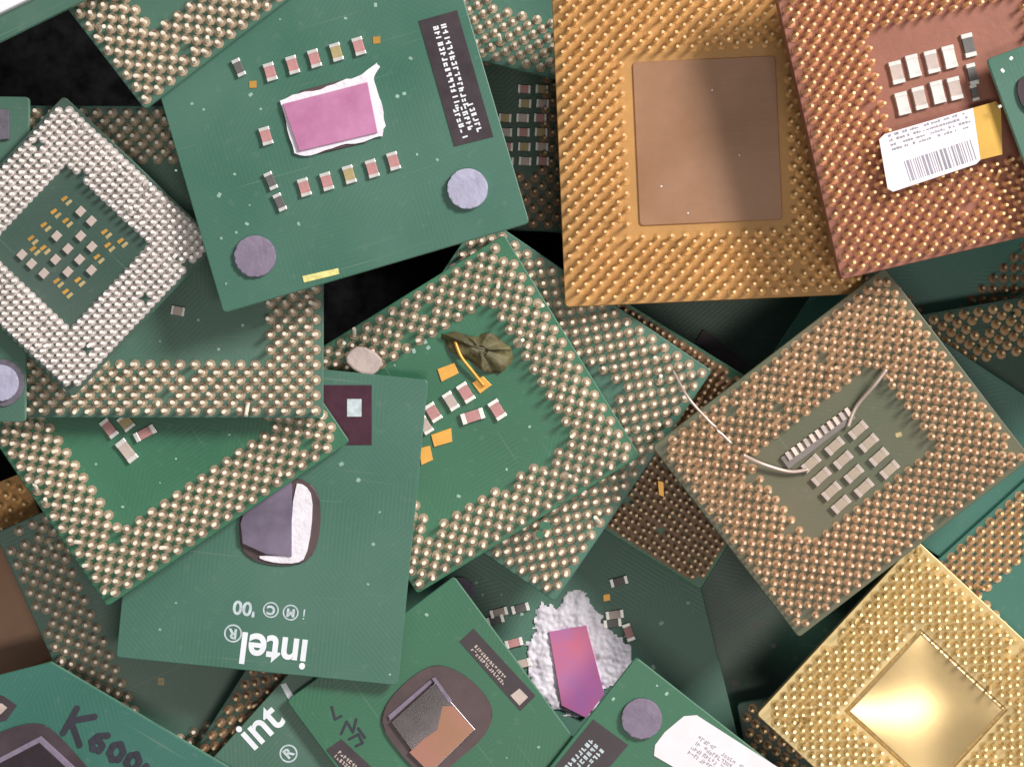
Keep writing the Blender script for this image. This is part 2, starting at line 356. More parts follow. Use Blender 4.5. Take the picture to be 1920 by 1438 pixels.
for k, (a, b) in STY.items():
    pinmesh[k] = []
    for v in range(3):
        bm = bmesh.new(); pin_geo(bm, 0, 0, 0, lean=(0, 0), r=BIG.get(k, .00026), L=LEN.get(k, PL), collar=.00074 if k == 'silver' else .00084)
        pinmesh[k].append(mesh('pin', bm, a, b))
        break

COL = {}
def cap(c, px, py, lw, ll, ang, body='cap', h=.0006, term='term', name='capacitor'):
    """small chip component; lw, ll in photo pixels, ang = direction of its length in the photo (deg, clockwise from +x)"""
    x, y = loc(c, px, py)
    s = c.s; a = math.radians(-ang) - c.yaw
    lw *= s; ll *= s
    bm = bmesh.new(); prism(bm, [(-ll*.36, -lw/2), (ll*.36, -lw/2), (ll*.36, lw/2), (-ll*.36, lw/2)], 0, h, bev=.00006)
    o = link(name, mesh(name, bm, body), c.o, (x, y, c.t+.00002), (0, 0, a))
    if term:
        for sg in (-1, 1):
            bm = bmesh.new(); w2 = lw*.53
            prism(bm, [(sg*ll*.30, -w2), (sg*ll*.5, -w2), (sg*ll*.5, w2), (sg*ll*.30, w2)], 0, h+.00004, bev=.00007)
            link('terminal', mesh('terminal', bm, term), o)
    return o
def disc(c, name, px, py, rpx, h, m, bev=.00025, mark=None):
    x, y = loc(c, px, py)
    bm = bmesh.new(); prism(bm, circ(rpx*c.s, 40, jit=.008), 0, h, bev=bev)
    o = link(name, mesh(name, bm, m), c.o, (x, y, c.t+.00002)); return o
def marks(c, name, pts, m, rpx=4, h=.00004):
    bm = bmesh.new()
    for px, py in pts:
        x, y = loc(c, px, py); r = rpx*c.s*random.uniform(.4, .95)
        prism(bm, rrect(r*random.uniform(1.2, 2.2), r*1.5, r*.3, 2, x, y, random.uniform(0, 3)), c.t+.00001, c.t+h)
    return link(name, mesh(name, bm, m), c.o)
def glyphs(c, name, p0, p1, height, rows, m, off, parent=None, seed=1, dens=.8, stroke=.22):
    """print too small to read: broken letter-like strokes in rows from p0 to p1 (photo pixels)"""
    rnd = random.Random(seed)
    a = Vector(loc(c, *p0)); b = Vector(loc(c, *p1)); d = b-a; L = d.length; d.normalize(); n = Vector((-d.y, d.x))
    hh = height*c.s; rh = hh/rows; bm = bmesh.new()
    for r in range(rows):
        y0 = -hh/2+(r+.15)*rh; ch = rh*.68; x = 0; st = ch*stroke
        end = L*rnd.uniform(.86, 1)
        while x < end:
            cw = ch*rnd.uniform(.5, .75)
            if rnd.random() < dens:
                for k in range(rnd.choice((2, 3, 3))):
                    if rnd.random() < .55: xs, ys, ws, hs = x+rnd.choice((0, cw-st)), y0, st, ch*rnd.choice((1, 1, .6))
                    else: xs, ys, ws, hs = x, y0+rnd.choice((0, ch*.45, ch-st)), cw, st
                    z = c.t+off+rnd.uniform(0, .000012)
                    q = [a+d*u+n*v for u, v in ((xs, ys), (xs+ws, ys), (xs+ws, ys+hs), (xs, ys+hs))]
                    v = [bm.verts.new((p.x, p.y, z)) for p in q]; bm.faces.new(v)
            x += cw+st*1.2
    me = mesh(name, bm, m)
    return link(name, me, parent or c.o)
def text_mesh(txt, size, bold=0.0, shear=0.0, spacing=1.0):
    cu = bpy.data.curves.new('t', 'FONT'); cu.body = txt; cu.size = size; cu.offset = bold; cu.extrude = .00003
    cu.align_x = 'CENTER'; cu.align_y = 'CENTER'; cu.shear = shear; cu.space_character = spacing
    o = bpy.data.objects.new('t', cu); C.objects.link(o)
    bpy.context.view_layer.update()
    me = bpy.data.meshes.new_from_object(o.evaluated_get(bpy.context.evaluated_depsgraph_get()))
    bpy.data.objects.remove(o); return me
def write(c, name, txt, px, py, hpx, ang, m, bold=0.0, sx=1.0, shear=0, off=.00006, parent=None):
    me = text_mesh(txt, hpx*c.s, bold, shear); me.materials.clear(); me.materials.append(M[m]); me.name = name
    x, y = loc(c, px, py)
    o = link(name, me, parent or c.o, (x, y, c.t+off), (0, 0, math.radians(-ang)-c.yaw)); o.scale = (sx, 1, 1); return o
SZ = [0]
def stroke(bm, pts, w, z, h=.00004):
    SZ[0] += .000004; h += SZ[0]
    for k, p in enumerate(pts):
        SZ[0] += .0000015; prism(bm, circ(w*.5, 10, p[0], p[1]), z, z+h+SZ[0]+.00001)
    for k in range(len(pts)-1):
        a, b = Vector(pts[k]), Vector(pts[k+1]); d = (b-a).normalized(); n = Vector((-d.y, d.x))*w/2; e = d*0
        prism(bm, [tuple(a-e+n), tuple(b+e+n), tuple(b+e-n), tuple(a-e-n)], z, z+h+k*.000003)
def tube(bm, pts, r, n=8):
    rings = []
    for k, p in enumerate(pts):
        d = (pts[min(k+1, len(pts)-1)]-pts[max(k-1, 0)]).normalized()
        u = d.orthogonal().normalized(); v = d.cross(u)
        rings.append([bm.verts.new(p+u*r*math.cos(2*math.pi*q/n)+v*r*math.sin(2*math.pi*q/n)) for q in range(n)])
    for k in range(len(rings)-1):
        for q in range(n):
            f = bm.faces.new((rings[k][q], rings[k][(q+1) % n], rings[k+1][(q+1) % n], rings[k+1][q])); f.smooth = True
    bm.faces.new(rings[0][::-1]); bm.faces.new(rings[-1])

# ------------------------------------------------------------------ floor
bm = bmesh.new(); prism(bm, [(-1, -1), (1, -1), (1, 1), (-1, 1)], -.002, 0)
fl = link('table_surface', mesh('table_surface', bm, 'floor')); fl['kind'] = 'structure'

# ------------------------------------------------------------------ bodies and pins
NIND = 0
for ci, c in enumerate(chips):
    e = bpy.data.objects.new('processor_chip', None); C.objects.link(e)
    e.matrix_world = Matrix.Translation(c.pos) @ c.R.to_4x4()
    e.empty_display_size = .01
    e['label'] = c.label; e['category'] = 'processor'; e['group'] = 'computer processors heaped in a pile'
    c.o = e
    r = .0006
    pts = rrect(c.w, c.h, r, 3)
    if c.cut:
        k = c.cut*c.s; pts = [(-c.w/2+k, c.h/2), (c.w/2, c.h/2), (c.w/2, -c.h/2), (-c.w/2, -c.h/2), (-c.w/2, c.h/2-k)]
    bm = bmesh.new(); prism(bm, pts, 0, c.t, 0, 1, bev=.00012)
    link('board', mesh('board', bm, c.board, c.edge), e)
    pitch = PITCH.get(c.key, 14.0)*c.s; rim = c.rim*c.s; nx = int((c.w-2*rim)/pitch); ny = int((c.h-2*rim)/pitch)
    if c.up:
        px_ = (c.w-2*rim)/nx; py_ = (c.h-2*rim)/ny; spots = []
        rw = c.ring*c.s
        for i in range(nx+1):
            for j in range(ny+1):
                if not c.full and (i+j) % 2: continue
                x = -c.w/2+rim+i*px_; y = -c.h/2+rim+j*py_
                ed = min(c.w/2-abs(x), c.h/2-abs(y))
                if ed > rw: continue
                if (i in (0, nx)) and (j in (0, ny)) and random.random() < .7: continue
                if c.key == 'CC' and y < c.h/2-95*c.s: continue
                if random.random() < (.012 if c.style != 'silver' else .002): continue
                spots.append((x, y))
        above = [d.quad for d in chips[ci+1:]]
        vis = []; hid = []
        for (x, y) in spots:
            w = c.pos + c.R @ Vector((x, y, c.t+PL)); p = px_of(w)
            v = 0 < p[0] < 1920 and 0 < p[1] < 1436 and not any(inpoly(p, q) for q in above)
            (vis if v else hid).append((x, y, w.z-.0*p[0], p))
        vis.sort(key=lambda t: -t[2]+random.uniform(-.0002, .0002))
        ind = vis[:100]; rest = vis[100:]+hid
        me = pinmesh[c.style][0]
        for (x, y, _, _) in ind:
            lean = random.gauss(0, .045), random.gauss(0, .045)
            if random.random() < .02: lean = random.gauss(0, .25), random.gauss(0, .25)
            link('pin', me, e, (x, y, c.t), (lean[0], lean[1], 0))
        if rest:
            bm = bmesh.new()
            for (x, y, _, _) in rest:
                ln = (random.gauss(0, .045), random.gauss(0, .045))
                if random.random() < .02: ln = (random.gauss(0, .25), random.gauss(0, .25))
                pin_geo(bm, x, y, c.t, lean=ln, r=BIG.get(c.style, .00026), L=LEN.get(c.style, PL), collar=.00084*(.8 if c.key in PITCH or c.style == 'silver' else 1))
            o = link('pin', mesh('pin_rows', bm, *STY[c.style]), e)
            if len(ind) >= 100: o['kind'] = 'stuff'
            else: o.name = 'pin_rows'; o['kind'] = 'stuff'
            o.name = 'pin_rows'
        NIND += len(ind)
    elif c.key not in NOPINS:
        bm = bmesh.new()
        for i in range(nx+1):
            for j in range(ny+1):
                x = -c.w/2+rim+i*pitch; y = -c.h/2+rim+j*pitch
                if (i+j) % 2 or min(c.w/2-abs(x), c.h/2-abs(y)) > .008: continue
                if c.cut and (x+c.w/2)+(c.h/2-y) < c.cut*c.s+.001: continue
                pin_geo(bm, x, y, 0, up=-1, L=.0016, n=6, r=.00028)
        o = link('pin_rows', mesh('pin_rows', bm, 'pad_tin', 'tin'), e); o['kind'] = 'stuff'
print('individual pins', NIND)
B = byname

# ------------------------------------------------------------------ A: pink die chip
c = B['A']
part(c, 'epoxy_fillet', [(522,182),(690,138),(730,258),(552,300)], 0, .0003, 'epoxy2', bev=.0001, sm=1)
res = []
rr = random.Random(3)
base = [(526,190),(560,176),(600,170),(640,152),(668,148),(684,134),(706,120),(712,128),(700,146),(706,170),(716,200),(722,235),(718,256),(696,262),(650,272),(610,284),(570,294),(552,288),(540,245)]
for k, (x, y) in enumerate(base):
    x2, y2 = base[(k+1) % len(base)]
    for t in (0, .33, .66): res.append((x+(x2-x)*t+rr.uniform(-2.2, 2.2), y+(y2-y)*t+rr.uniform(-2.2, 2.2)))
part(c, 'white_border', res, .0002, .00055, 'white', bev=.00005)  # ragged white glue residue round the die
part(c, 'die', [(531,197),(690,156),(709,250),(562,285)], .0004, .0010, 'pink', bev=.00006)
A_ang = -16.5+90
for x, y, b in ((507,136,'cap'),(549,123,'cap'),(590,111,'cap'),(631,99,'captan'),(673,88,'cap'),(499,256,'cap'),(571,352,'cap'),(613,341,'cap'),(655,328,'captan'),(698,317,'cap'),(738,303,'cap')):
    cap(c, x, y, 19, 34, A_ang, b)
for x, y in ((448,128),(508,340),(525,380)): cap(c, x, y, 15, 34, A_ang-8, 'capdk')
for x, y in ((706,76),(474,159)): 
    part(c, 'gold_contact', [(x-7,y-6),(x+7,y-7),(x+7,y+6),(x-6,y+7)], 0, .0001, 'goldpad')
disc(c, 'foam_pad', 479, 481, 39, .0007, 'mauve'); disc(c, 'foam_pad', 877, 355, 38, .0010, 'lav')
st = part(c, 'sticker', [(785,40),(857,20),(925,257),(852,275)], 0, .00012, 'sticker')
glyphs(c, 'sticker_print', (824,48), (868,205), 30, 2, 'print', .00014, st, seed=5, dens=1, stroke=.30)
glyphs(c, 'sticker_print', (868,200), (886,252), 44, 3, 'print', .00014, st, seed=9, dens=1, stroke=.30)
part(c, 'edge_contact', [(567,518),(634,503),(636,514),(570,530)], 0, .00012, 'ygold')
marks(c, 'via_marks', [(360,195),(382,206),(440,327),(411,366),(468,385),(463,420),(443,436),(415,447),(745,181),(758,176),(782,290),(525,37),(648,35),(704,10),(470,178),(489,205),(770,110),(330,320),(820,300),(560,420),(424,532)], 'speck', 5)
# ------------------------------------------------------------------ B: silver pinned chip
c = B['B']
for x, y in ((152,397),(172,415),(107,443),(152,443),(128,467),(173,463),(105,487),(150,487),(60,495),(83,513),(128,510),(172,507),(42,478)):
    cap(c, x, y, 16, 20, 44, 'capgrey', term=None)
for x, y in ((125,378),(105,402),(127,419),(86,427),(62,452),(85,470),(200,440),(206,465),(186,487),(230,457),(110,532),(150,530),(127,552),(66,472)):
    part(c, 'gold_contact', [(x-11,y-4),(x-1,y-11),(x+3,y-7),(x-7,y+1)], 0, .00008, 'goldpad')
    part(c, 'gold_contact', [(x-3,y+4),(x+7,y-4),(x+11,y),(x+1,y+9)], 0, .00008, 'captan')
# ------------------------------------------------------------------ C, E
c = B['C']; cap(c, 334, 583, 16, 26, 10, 'capgrey')
marks(c, 'via_marks', [(300,640),(410,655),(372,600),(455,610)], 'speck', 4)
c = B['E']
cap(c, 205, 803, 18, 38, 52, 'cap'); cap(c, 272, 812, 17, 42, -28, 'cap'); cap(c, 238, 845, 20, 46, 52, 'capgrey'); cap(c, 237, 792, 22, 30, 52, 'captan')
marks(c, 'via_marks', [(330,860),(180,870),(230,950),(300,905),(430,815)], 'speck', 4)
# ------------------------------------------------------------------ D
c = B['D']
disc(c, 'foam_pad', 2, 718, 34, .0009, 'lav'); disc(c, 'foam_pad_rim', 2, 718, 44, .0003, 'mauve2')
part(c, 'foam_pad', [(-40,203),(18,207),(18,262),(-40,266)], 0, .0007, 'mauve2', bev=.0001)
# ------------------------------------------------------------------ F: intel chip
c = B['F']
st = part(c, 'sticker', [(604,722),(697,722),(697,834),(600,834)], 0, .00012, 'sticker_m')
part(c, 'sticker_square', [(651,748),(678,748),(678,781),(651,781)], .00013, .0002, 'printg', parent=st)
part(c, 'epoxy_fillet', [(455,920),(520,890),(596,905),(604,985),(585,1052),(530,1062),(470,1050),(446,1020)], 0, .0004, 'epoxy2', bev=.00015, sm=2)
part(c, 'white_border', [(552,905),(572,908),(587,930),(585,990),(574,1046),(556,1056),(520,1055),(488,1048),(486,1040),(545,1042)], .0003, .0007, 'white', bev=.00006, sm=1)  # white strip along the right and lower side of the die
part(c, 'die', [(466,935),(548,902),(548,1042),(500,1038),(456,1018),(452,980)], .0003, .0011, 'violet', bev=.00008)
fa = 180+7
write(c, 'white_print', 'intel', 513, 1218, 82, fa, 'print', bold=.00016, sx=.90)
def reg(px, py, r, ch, ang, m='printg', size=1.1):
    x, y = loc(c, px, py); bm = bmesh.new(); R1 = r*c.s; n = 28
    for k in range(n):
        a0, a1 = 2*math.pi*k/n, 2*math.pi*(k+1)/n; z = c.t+.00006
        vs = [bm.verts.new((q*math.cos(a), q*math.sin(a), z)) for q, a in ((R1, a0), (R1, a1), (R1*.82, a1), (R1*.82, a0))]; bm.faces.new(vs[::-1])
    o = link('white_print', mesh('white_print', bm, m), c.o, (x, y, 0))
    write(c, 'white_print', ch, px, py, r*size*1.35, ang, m, bold=.00009)
reg(437, 1187, 17, 'R', fa)
reg(545, 1148, 15, 'M', fa, size=1.0); reg(508, 1143, 15, 'C', fa)
write(c, 'white_print', "'00", 458, 1139, 36, fa, 'printg', bold=.00008)
write(c, 'white_print', "i", 570, 1151, 30, fa, 'printg')
marks(c, 'via_marks', [(690,1095),(731,1264),(700,1020),(672,900),(640,870),(330,1130),(300,1180),(712,960)], 'speck', 5)
# ------------------------------------------------------------------ G: centre chip
c = B['G']; ga = 58
for x, y, b, w, l, a in ((812,773,'cap',20,36,ga),(845,752,'capgrey',18,36,ga),(873,736,'cap',20,38,ga),(932,768,'cap',20,38,ga),(886,780,'cap',20,44,-18),(797,797,'capgrey',18,34,ga)):
    cap(c, x, y, w, l, a, b, h=.0007)
for q in ([(820,692),(852,680),(860,700),(828,716)], [(885,718),(905,705),(922,722),(900,738)], [(808,815),(846,802),(848,828),(814,838)], [(786,840),(806,835),(812,862),(790,872)], [(764,733),(797,724),(800,745),(788,760)]):
    part(c, 'gold_contact', q, 0, .00025, 'goldpad', bev=.00004)
part(c, 'rubber_pad', [(650,664),(676,645),(718,668),(716,690),(692,710),(652,684)], .0025, .0042, 'pinkpad', bev=.0003, sm=1)
marks(c, 'via_marks', [(797,640),(803,652),(740,685),(776,658),(993,800),(1002,700),(950,880),(1060,900),(860,930)], 'speck', 5)
marks(c, 'green_scratch', [(1022,985),(1128,888),(1012,1002)], 'green3', 12)
# dry leaf and amber wire lying in the middle
bm = bmesh.new()
leaf = [(862,622),(885,636),(912,620),(948,640),(966,662),(952,694),(918,702),(884,678),(850,662),(822,628)]
pl = smoothpoly([loc(c, *p) for p in leaf], 2); pl = [(x+random.gauss(0, .00016), y+random.gauss(0, .00016)) for x, y in pl]
cx = sum(p[0] for p in pl)/len(pl); cy = sum(p[1] for p in pl)/len(pl)
prev = None; rr = random.Random(4)
for s_ in (1.0, .75, .5, .25):
    ringv = []
    for k, (x, y) in enumerate(pl):
        z = c.t+.0006+.0012*(1-s_)+.0006*math.sin(k*1.1)*s_+rr.uniform(-.00025, .00025)
        ringv.append(bm.verts.new((cx+(x-cx)*s_, cy+(y-cy)*s_, z)))
    if prev:
        for k in range(len(pl)):
            f = bm.faces.new((prev[k], prev[(k+1) % len(pl)], ringv[(k+1) % len(pl)], ringv[k])); f.smooth = True
    prev = ringv
f = bm.faces.new(prev)
bmesh.ops.recalc_face_normals(bm, faces=bm.faces[:])
ret = bmesh.ops.extrude_face_region(bm, geom=bm.faces[:])
for v in [g_ for g_ in ret['geom'] if isinstance(g_, bmesh.types.BMVert)]: v.co.z -= .00015
o = link('dry_leaf', mesh('dry_leaf', bm, 'scrap')); o.matrix_world = Matrix.Translation(c.pos) @ c.R.to_4x4()
o['label'] = 'crumpled dry brown leaf scrap lying in the middle of the central pinned chip'; o['category'] = 'leaf'
def wire(pxs, zs, r, m, label, c):
    ctl = []
    for (x, y), z in zip(pxs, zs):
        nrm = c.R @ Vector((0, 0, 1)); o_ = c.pos+nrm*(c.t+z); d = ray(x, y); s_ = Vector((0, 0, CAMH))
        ctl.append(s_+d*((o_-s_).dot(nrm)/d.dot(nrm)))
    pts = []
    for k in range(len(ctl)-1):
        p0 = ctl[max(k-1, 0)]; p1 = ctl[k]; p2 = ctl[k+1]; p3 = ctl[min(k+2, len(ctl)-1)]
        for t in np.linspace(0, 1, 8, endpoint=False):
            pts.append(.5*((2*p1)+(p2-p0)*t+(2*p0-5*p1+4*p2-p3)*t*t+(3*p1-p0-3*p2+p3)*t**3))
    pts.append(ctl[-1]); bm = bmesh.new(); tube(bm, pts, r)
    o = link('wire', mesh('wire', bm, m)); o['label'] = label; o['category'] = 'wire'; o['group'] = 'loose bent wires'
wire([(853,640),(864,668),(884,694),(908,724)], [.0008, .0012, .0010, .0006], .00028, 'amber', 'short amber wire next to the dry brown leaf', c)
# ------------------------------------------------------------------ J plate, CC plate
def plate(c, m, ring, h=.0003, name='centre_plate', sm=0):
    w = c.w-2*ring*c.s; hh = c.h-2*ring*c.s; bm = bmesh.new()
    prism(bm, rrect(w, hh, .0006, 3), c.t, c.t+h, bev=.0001)
    return link(name, mesh(name, bm, m), c.o)
plate(B['J'], 'plate_br', 146)
marks(B['J'], 'dust_specks', [(1386,292),(1335,170),(1240,350),(1290,400)], 'paper', 3.2, h=.00038)
c = B['CC']
part(c, 'centre_plate', [(-300,1110),(50,978),(150,1212),(-195,1352)], 0, .0003, 'plate_br', bev=.0001)
# ------------------------------------------------------------------ K
c = B['K']; ka = 76
for x, y, b in ((1680,137,'capgrey'),(1711,125,'term'),(1746,117,'capgrey'),(1779,108,'term'),(1691,195,'term'),(1723,185,'capgrey'),(1757,174,'term'),(1789,167,'capgrey')):
    cap(c, x, y, 22, 42, ka, b, h=.0007)
cap(c, 1815, 86, 20, 44, ka, 'capdk'); cap(c, 1822, 140, 16, 40, ka, 'capdk'); cap(c, 1826, 175, 12, 30, ka, 'capdk')
zl = .0029
lb = part(c, 'paper_label', [(1648,262),(1658,252),(1824,203),(1838,300),(1830,308),(1674,360),(1664,354)], zl, zl+.00015, 'paper', off=zl)
part(c, 'yellow_label_end', [(1824,203),(1866,191),(1876,200),(1879,290),(1838,300)], zl, zl+.00015, 'yellow', off=zl)
def off_glyph(c, name, p0, p1, height, rows, m, z, parent, seed, dens=.9):
    a = Vector(loc(c, *p0, z)); t0 = loc
    rnd = random.Random(seed)
    b = Vector(loc(c, *p1, z)); d = b-a; L = d.length; d.normalize(); n = Vector((-d.y, d.x)); hh = height*c.s; rh = hh/rows; bm = bmesh.new()
    for r in range(rows):
        x = 0
        while x < L:
            w_ = rh*rnd.uniform(.3, .8); h_ = rh*rnd.uniform(.3, .55)
            y0 = -hh/2+(r+.2)*rh
            if rnd.random() < dens:
                v = [a+d*u+n*q for u, q in ((x, y0), (x+w_*.8, y0), (x+w_*.8, y0+h_), (x, y0+h_))]
                bm.faces.new([bm.verts.new((p.x, p.y, c.t+z+.00017)) for p in v])
            x += w_
    return link(name, mesh(name, bm, m), parent)
off_glyph(c, 'label_print', (1668,268), (1815,224), 34, 4, 'ink', zl, lb, 3, .72)
bm = bmesh.new(); a = Vector(loc(c, 1700, 322, zl)); b = Vector(loc(c, 1828, 280, zl)); d = (b-a); L = d.length; d.normalize(); n = Vector((-d.y, d.x)); x = 0; rb = random.Random(8)
while x < L:
    w_ = c.s*rb.choice((1.5, 2, 3.5, 5)); hb = c.s*19
    v = [a+d*u+n*q for u, q in ((x, -hb), (x+w_, -hb), (x+w_, hb), (x, hb))]; bm.faces.new([bm.verts.new((p.x, p.y, c.t+zl+.00017)) for p in v]); x += w_+c.s*rb.choice((2, 2.5, 4))
link('barcode', mesh('barcode', bm, 'ink'), lb)
# ------------------------------------------------------------------ L, L0
c = B['L']; marks(c, 'via_marks', [(1880,133),(1896,110),(1875,200)], 'print', 5)
part(c, 'die', [(1905,150),(1935,138),(1990,180),(1985,230),(1925,215),(1908,185)], 0, .0006, 'epoxy', sm=2, bev=.0001)
c = B['L0']
part(c, 'metal_lid', [(-120,88),(78,-8),(20,-220),(-240,-150)], 0, .0018, 'ihs', bev=.0003)
# ------------------------------------------------------------------ P
c = B['P']; pa = -42
for x, y in ((1608,806),(1628,830),(1647,856),(1667,880),(1564,836),(1580,862),(1600,888),(1619,914),(1520,868),(1539,893),(1558,920),(1576,945)):
    cap(c, x, y, 17, 36, pa, 'captan2', h=.0007, term='capgrey')
cm = part(c, 'comb', [(1462,858),(1590,765),(1604,784),(1478,880)], 0, .0006, 'comb', bev=.0001)
for k in range(11):
    t = (k+.5)/11; x = 1468+(1590-1468)*t; y = 858+(768-858)*t
    part(c, 'tooth', [(x-3,y-5),(x+3,y-9),(x+12,y+5),(x+6,y+9)], .0006, .0009, 'wire' if k % 3 else 'capgrey', parent=cm)
marks(c, 'via_marks', [(1691,936),(1704,882),(1565,990),(1398,876),(1685,815),(1650,960)], 'captan', 6)
wire([(1662,693),(1640,722),(1606,762),(1590,800)], [.0030, .0025, .0012, .0008], .00030, 'wire', 'bent pale wire standing at the top of the comb on the copper pinned chip', c)
wire([(1393,853),(1430,870),(1480,884),(1515,880)], [.0029, .0014, .0009, .0009], .00030, 'wire', 'curved pale wire below the comb on the copper pinned chip', c)
wire([(1262,695),(1290,745),(1330,790),(1372,832)], [.0005, .0034, .0032, .0032], .00022, 'wire', 'thin straight wire across the left corner of the copper pinned chip', c)
# ------------------------------------------------------------------ R
c = B['R']; w_ = c.w-2*116*c.s; h_ = c.h-2*116*c.s; bm = bmesh.new(); N_ = 24; gr = []
for i in range(N_+1):
    row = []
    for j in range(N_+1):
        u, v = i/N_*2-1, j/N_*2-1
        row.append(bm.verts.new((u*w_/2, v*h_/2, c.t+.00008+.0006*(1-u*u)*(1-v*v))))
    gr.append(row)
for i in range(N_):
    for j in range(N_):
        f = bm.faces.new((gr[i][j], gr[i+1][j], gr[i+1][j+1], gr[i][j+1])); f.smooth = True
bnd = [e for e in bm.edges if e.is_boundary]
ret = bmesh.ops.extrude_edge_only(bm, edges=bnd)
for v in [q for q in ret['geom'] if isinstance(q, bmesh.types.BMVert)]: v.co.z -= .00008
link('centre_plate', mesh('centre_plate', bm, 'plate_gd'), c.o)
# ------------------------------------------------------------------ V: pasted chip
c = B['V']
bm = bmesh.new(); rr = random.Random(12)
out = [(1012,1130),(1040,1140),(1060,1118),(1078,1100),(1098,1112),(1108,1135),(1128,1150),(1140,1178),(1170,1195),(1186,1222),(1182,1262),(1160,1278),(1130,1292),(1120,1330),(1085,1350),(1040,1330),(1010,1305),(988,1275),(990,1240),(985,1215),(1005,1180),(1002,1150)]
def inside(x, y, q):
    r_ = False
    for i in range(len(q)):
        (x1, y1), (x2, y2) = q[i], q[i-1]
        if (y1 > y) != (y2 > y) and x < (x2-x1)*(y-y1)/(y2-y1)+x1: r_ = not r_
    return r_
def segd(x, y, q):
    m_ = 1e9
    for i in range(len(q)):
        (x1, y1), (x2, y2) = q[i], q[i-1]; dx, dy = x2-x1, y2-y1
        t = max(0, min(1, ((x-x1)*dx+(y-y1)*dy)/(dx*dx+dy*dy))); m_ = min(m_, math.hypot(x-x1-t*dx, y-y1-t*dy))
    return m_
vg = {}; step = 2.6
for i in range(88):
    for j in range(104):
        x = 970+i*step; y = 1090+j*step
        sd = segd(x, y, out)*(1 if inside(x, y, out) else -1)
        sd += 9*noise.noise((x/13, y/13, 0))+5*noise.noise((x/5, y/5, 3))
        if sd > -1.5:
            h_ = min(1, max(0, sd+1.5)/9)**.6
            zz = .00055*h_+h_*(.00045*noise.noise((x/22, y/22, 5))+.0003*noise.noise((x/8, y/8, 9))+.00016*noise.noise((x/3.4, y/3.4, 2)))
            p_ = loc(c, x, y); vg[i, j] = bm.verts.new((p_[0], p_[1], c.t+max(zz, 0)+.00001))
for (i, j), v in list(vg.items()):
    q = [vg.get(k_) for k_ in ((i, j), (i, j+1), (i+1, j+1), (i+1, j))]
    if all(q): f = bm.faces.new(q); f.smooth = True
bmesh.ops.delete(bm, geom=[v for v in bm.verts if not v.link_faces], context='VERTS')
link('thermal_paste', mesh('thermal_paste', bm, 'paste'), c.o)
part(c, 'die', [(1028,1184),(1098,1172),(1132,1300),(1098,1345),(1052,1322)], .0004, .00115, 'pink2', bev=.00006)
for x, y, a, b in ((1160,1090,-15,'capdk'),(1152,1152,-8,'capgrey'),(1178,1185,70,'cap'),(963,1205,-15,'cap'),(978,1244,-15,'capgrey'),(935,1148,-15,'capgrey'),(975,1140,-15,'capdk'),(928,1162,-15,'capdk'),(1148,1168,-8,'capdk')):
    cap(c, x, y, 15, 34, a, b)
disc(c, 'foam_pad', 862, 1110, 28, .0008, 'mauve')
part(c, 'gold_contact', [(1131,1115),(1143,1113),(1144,1125),(1132,1127)], 0, .0001, 'goldpad')
marks(c, 'via_marks', [(893,1092),(905,1115),(1240,1168),(1290,1130),(940,1115),(1225,1250),(978,1150)], 'speck', 5)
# ------------------------------------------------------------------ X
c = B['X']
part(c, 'epoxy_fillet', [(712,1340),(745,1290),(800,1248),(835,1246),(880,1270),(918,1310),(926,1345),(905,1385),(850,1430),(815,1465),(775,1440),(722,1375)], 0, .0005, 'epoxy2', bev=.0002, sm=2)
part(c, 'die', [(733,1352),(815,1278),(892,1366),(806,1450)], .0004, .0011, 'dkdie', bev=.00008)
part(c, 'die_reflection', [(768,1408),(796,1382),(820,1366),(830,1322),(850,1322),(889,1366),(806,1446)], .0011, .00116, 'copper', sm=0)  # brown-orange reflection on the die, painted as a thin patch
part(c, 'die_edge', [(810,1270),(816,1268),(848,1312),(842,1314)], .0004, .0012, 'mauve')
part(c, 'die_edge', [(728,1340),(808,1272),(810,1278),(732,1348)], .0004, .0009, 'mauve')
st = part(c, 'sticker', [(862,1202),(888,1178),(1004,1304),(976,1332)], 0, .00012, 'sticker')
glyphs(c, 'sticker_print', (888,1213), (950,1280), 18, 2, 'capgrey', .00014, st, seed=2, dens=1, stroke=.3)
part(c, 'sticker_square', [(957,1303),(974,1290),(990,1306),(974,1322)], .00013, .0002, 'capgrey', parent=st)
bm = bmesh.new()
for s_ in ([(622,1325),(628,1348),(640,1342)], [(640,1375),(650,1352),(662,1372),(668,1348)], [(655,1385),(672,1376),(680,1392),(668,1398)], [(672,1365),(684,1382)]):
    stroke(bm, [loc(c, *p) for p in s_], 5*c.s, c.t)
link('handwriting', mesh('handwriting', bm, 'inkdk'), c.o)
st = part(c, 'sticker', [(612,1405),(640,1385),(700,1440),(670,1475)], 0, .00012, 'sticker')
glyphs(c, 'sticker_print', (632,1412), (670,1446), 20, 2, 'capgrey', .00014, st, seed=4, dens=1, stroke=.3)
marks(c, 'via_marks', [(800,1152),(700,1215),(1010,1400),(950,1420)], 'speck', 4)
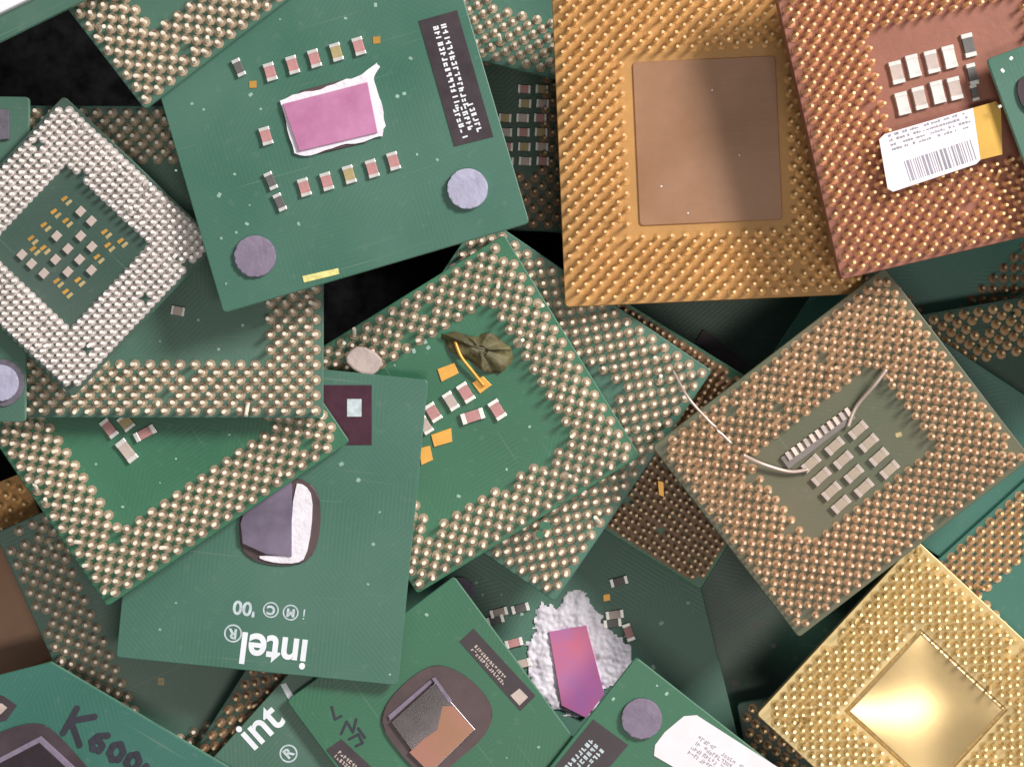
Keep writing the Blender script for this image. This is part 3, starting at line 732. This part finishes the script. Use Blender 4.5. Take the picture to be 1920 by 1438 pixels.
# ------------------------------------------------------------------ Y
c = B['Y']
disc(c, 'foam_pad', 1203, 1346, 38, .0009, 'mauve')
st = part(c, 'sticker', [(1112,1348),(1178,1396),(1090,1500),(1028,1452)], 0, .00012, 'sticker')
glyphs(c, 'sticker_print', (1120,1396), (1068,1452), 40, 3, 'printg', .00014, st, seed=14, dens=1, stroke=.33)
lb = part(c, 'paper_label', [(1246,1372),(1282,1342),(1306,1340),(1470,1445),(1440,1540),(1226,1416),(1228,1396)], 0, .00015, 'paper', bev=.00003)
glyphs(c, 'label_print', (1300,1395), (1400,1462), 44, 4, 'ink', .00018, lb, seed=21, dens=.85, stroke=.2)
marks(c, 'via_marks', [(1250,1300),(1150,1310),(1232,1285),(1340,1365)], 'speck', 4)
# ------------------------------------------------------------------ Z
c = B['Z']
write(c, 'white_print', 'int', 488, 1362, 82, -42, 'print', bold=.00012, sx=.95)
part(c, 'white_print', [(526,1283),(536,1280),(555,1312),(546,1320)], 0, .00006, 'print')
x0 = c; reg(541, 1412, 17, 'R', -42)
# ------------------------------------------------------------------ BB
c = B['BB']
part(c, 'epoxy_fillet', [(-60,1400),(20,1362),(75,1352),(105,1372),(150,1420),(190,1470),(80,1560),(-60,1500)], 0, .0005, 'epoxy', bev=.0002, sm=2)
part(c, 'die_frame', [(-40,1440),(78,1378),(170,1462),(60,1560)], .0004, .0009, 'mauve', bev=.0001)
part(c, 'die', [(-28,1444),(76,1390),(156,1464),(58,1545)], .0005, .00105, 'dkdie', bev=.00006)
bm = bmesh.new()
w = 12*c.s
K_ = [[(.05,-.05),(.12,1.0)], [(1.0,1.1),(.12,.48),(.95,-.1)]]
SIX = [[(.75,1),(.25,.7),(.05,.3),(.3,0),(.7,.1),(.75,.4),(.4,.55),(.12,.35)]]
ZERO = [[(.45,1),(.1,.7),(.08,.25),(.4,0),(.75,.2),(.8,.7),(.45,1)]]
EM = [[(0,0),(.1,.8),(.4,.1),(.6,.8),(.85,.1)]]
al = []
for (ox, oy, H_, W_, gl) in ((118,1370,58,42,K_), (166,1398,42,32,SIX), (200,1416,38,32,ZERO), (232,1434,36,30,ZERO), (262,1452,30,40,EM)):
    for st_ in gl: al.append([(ox+x*.84*W_+y*.38*H_, oy+x*.54*W_-y*.78*H_) for x, y in st_])
for s_ in al:
    stroke(bm, [loc(c, *p) for p in s_], w, c.t)
link('handwriting', mesh('handwriting', bm, 'inkdk'), c.o)
st = part(c, 'sticker', [(-40,1290),(8,1305),(32,1322),(12,1350),(-40,1360)], 0, .00012, 'sticker')
part(c, 'sticker_square', [(-30,1318),(4,1318),(14,1326),(2,1338),(-30,1338)], .00013, .0002, 'capgrey', parent=st)
# ------------------------------------------------------------------ small ones
c = B['AA']; part(c, 'gold_contact', [(296,1270),(308,1270),(308,1284),(296,1284)], 0, .0001, 'captan')
c = B['W']; part(c, 'gold_contact', [(1232,900),(1242,903),(1243,930),(1234,926)], .0028, .0030, 'goldpad')
c = B['HH']; part(c, 'black_bar', [(1305,640),(1318,618),(1400,680),(1380,705)], 0, .0008, 'epoxy')
c = B['EE']
for r_ in range(6):
    for k in range(3):
        if k == 0 and r_ < 2: continue
        x = 950+k*33+(r_ % 2)*3-r_*1.5+ (6 if r_ > 3 else 0); y = 168+r_*27
        cap(c, x, y, 15, 24, 3, ('capgrey', 'cap', 'captan')[(k+r_) % 3])
c = B['U']
marks(c, 'via_marks', [(1370,1150),(1400,1200),(1420,1170),(1450,1210),(1380,1280)], 'capdk', 8)
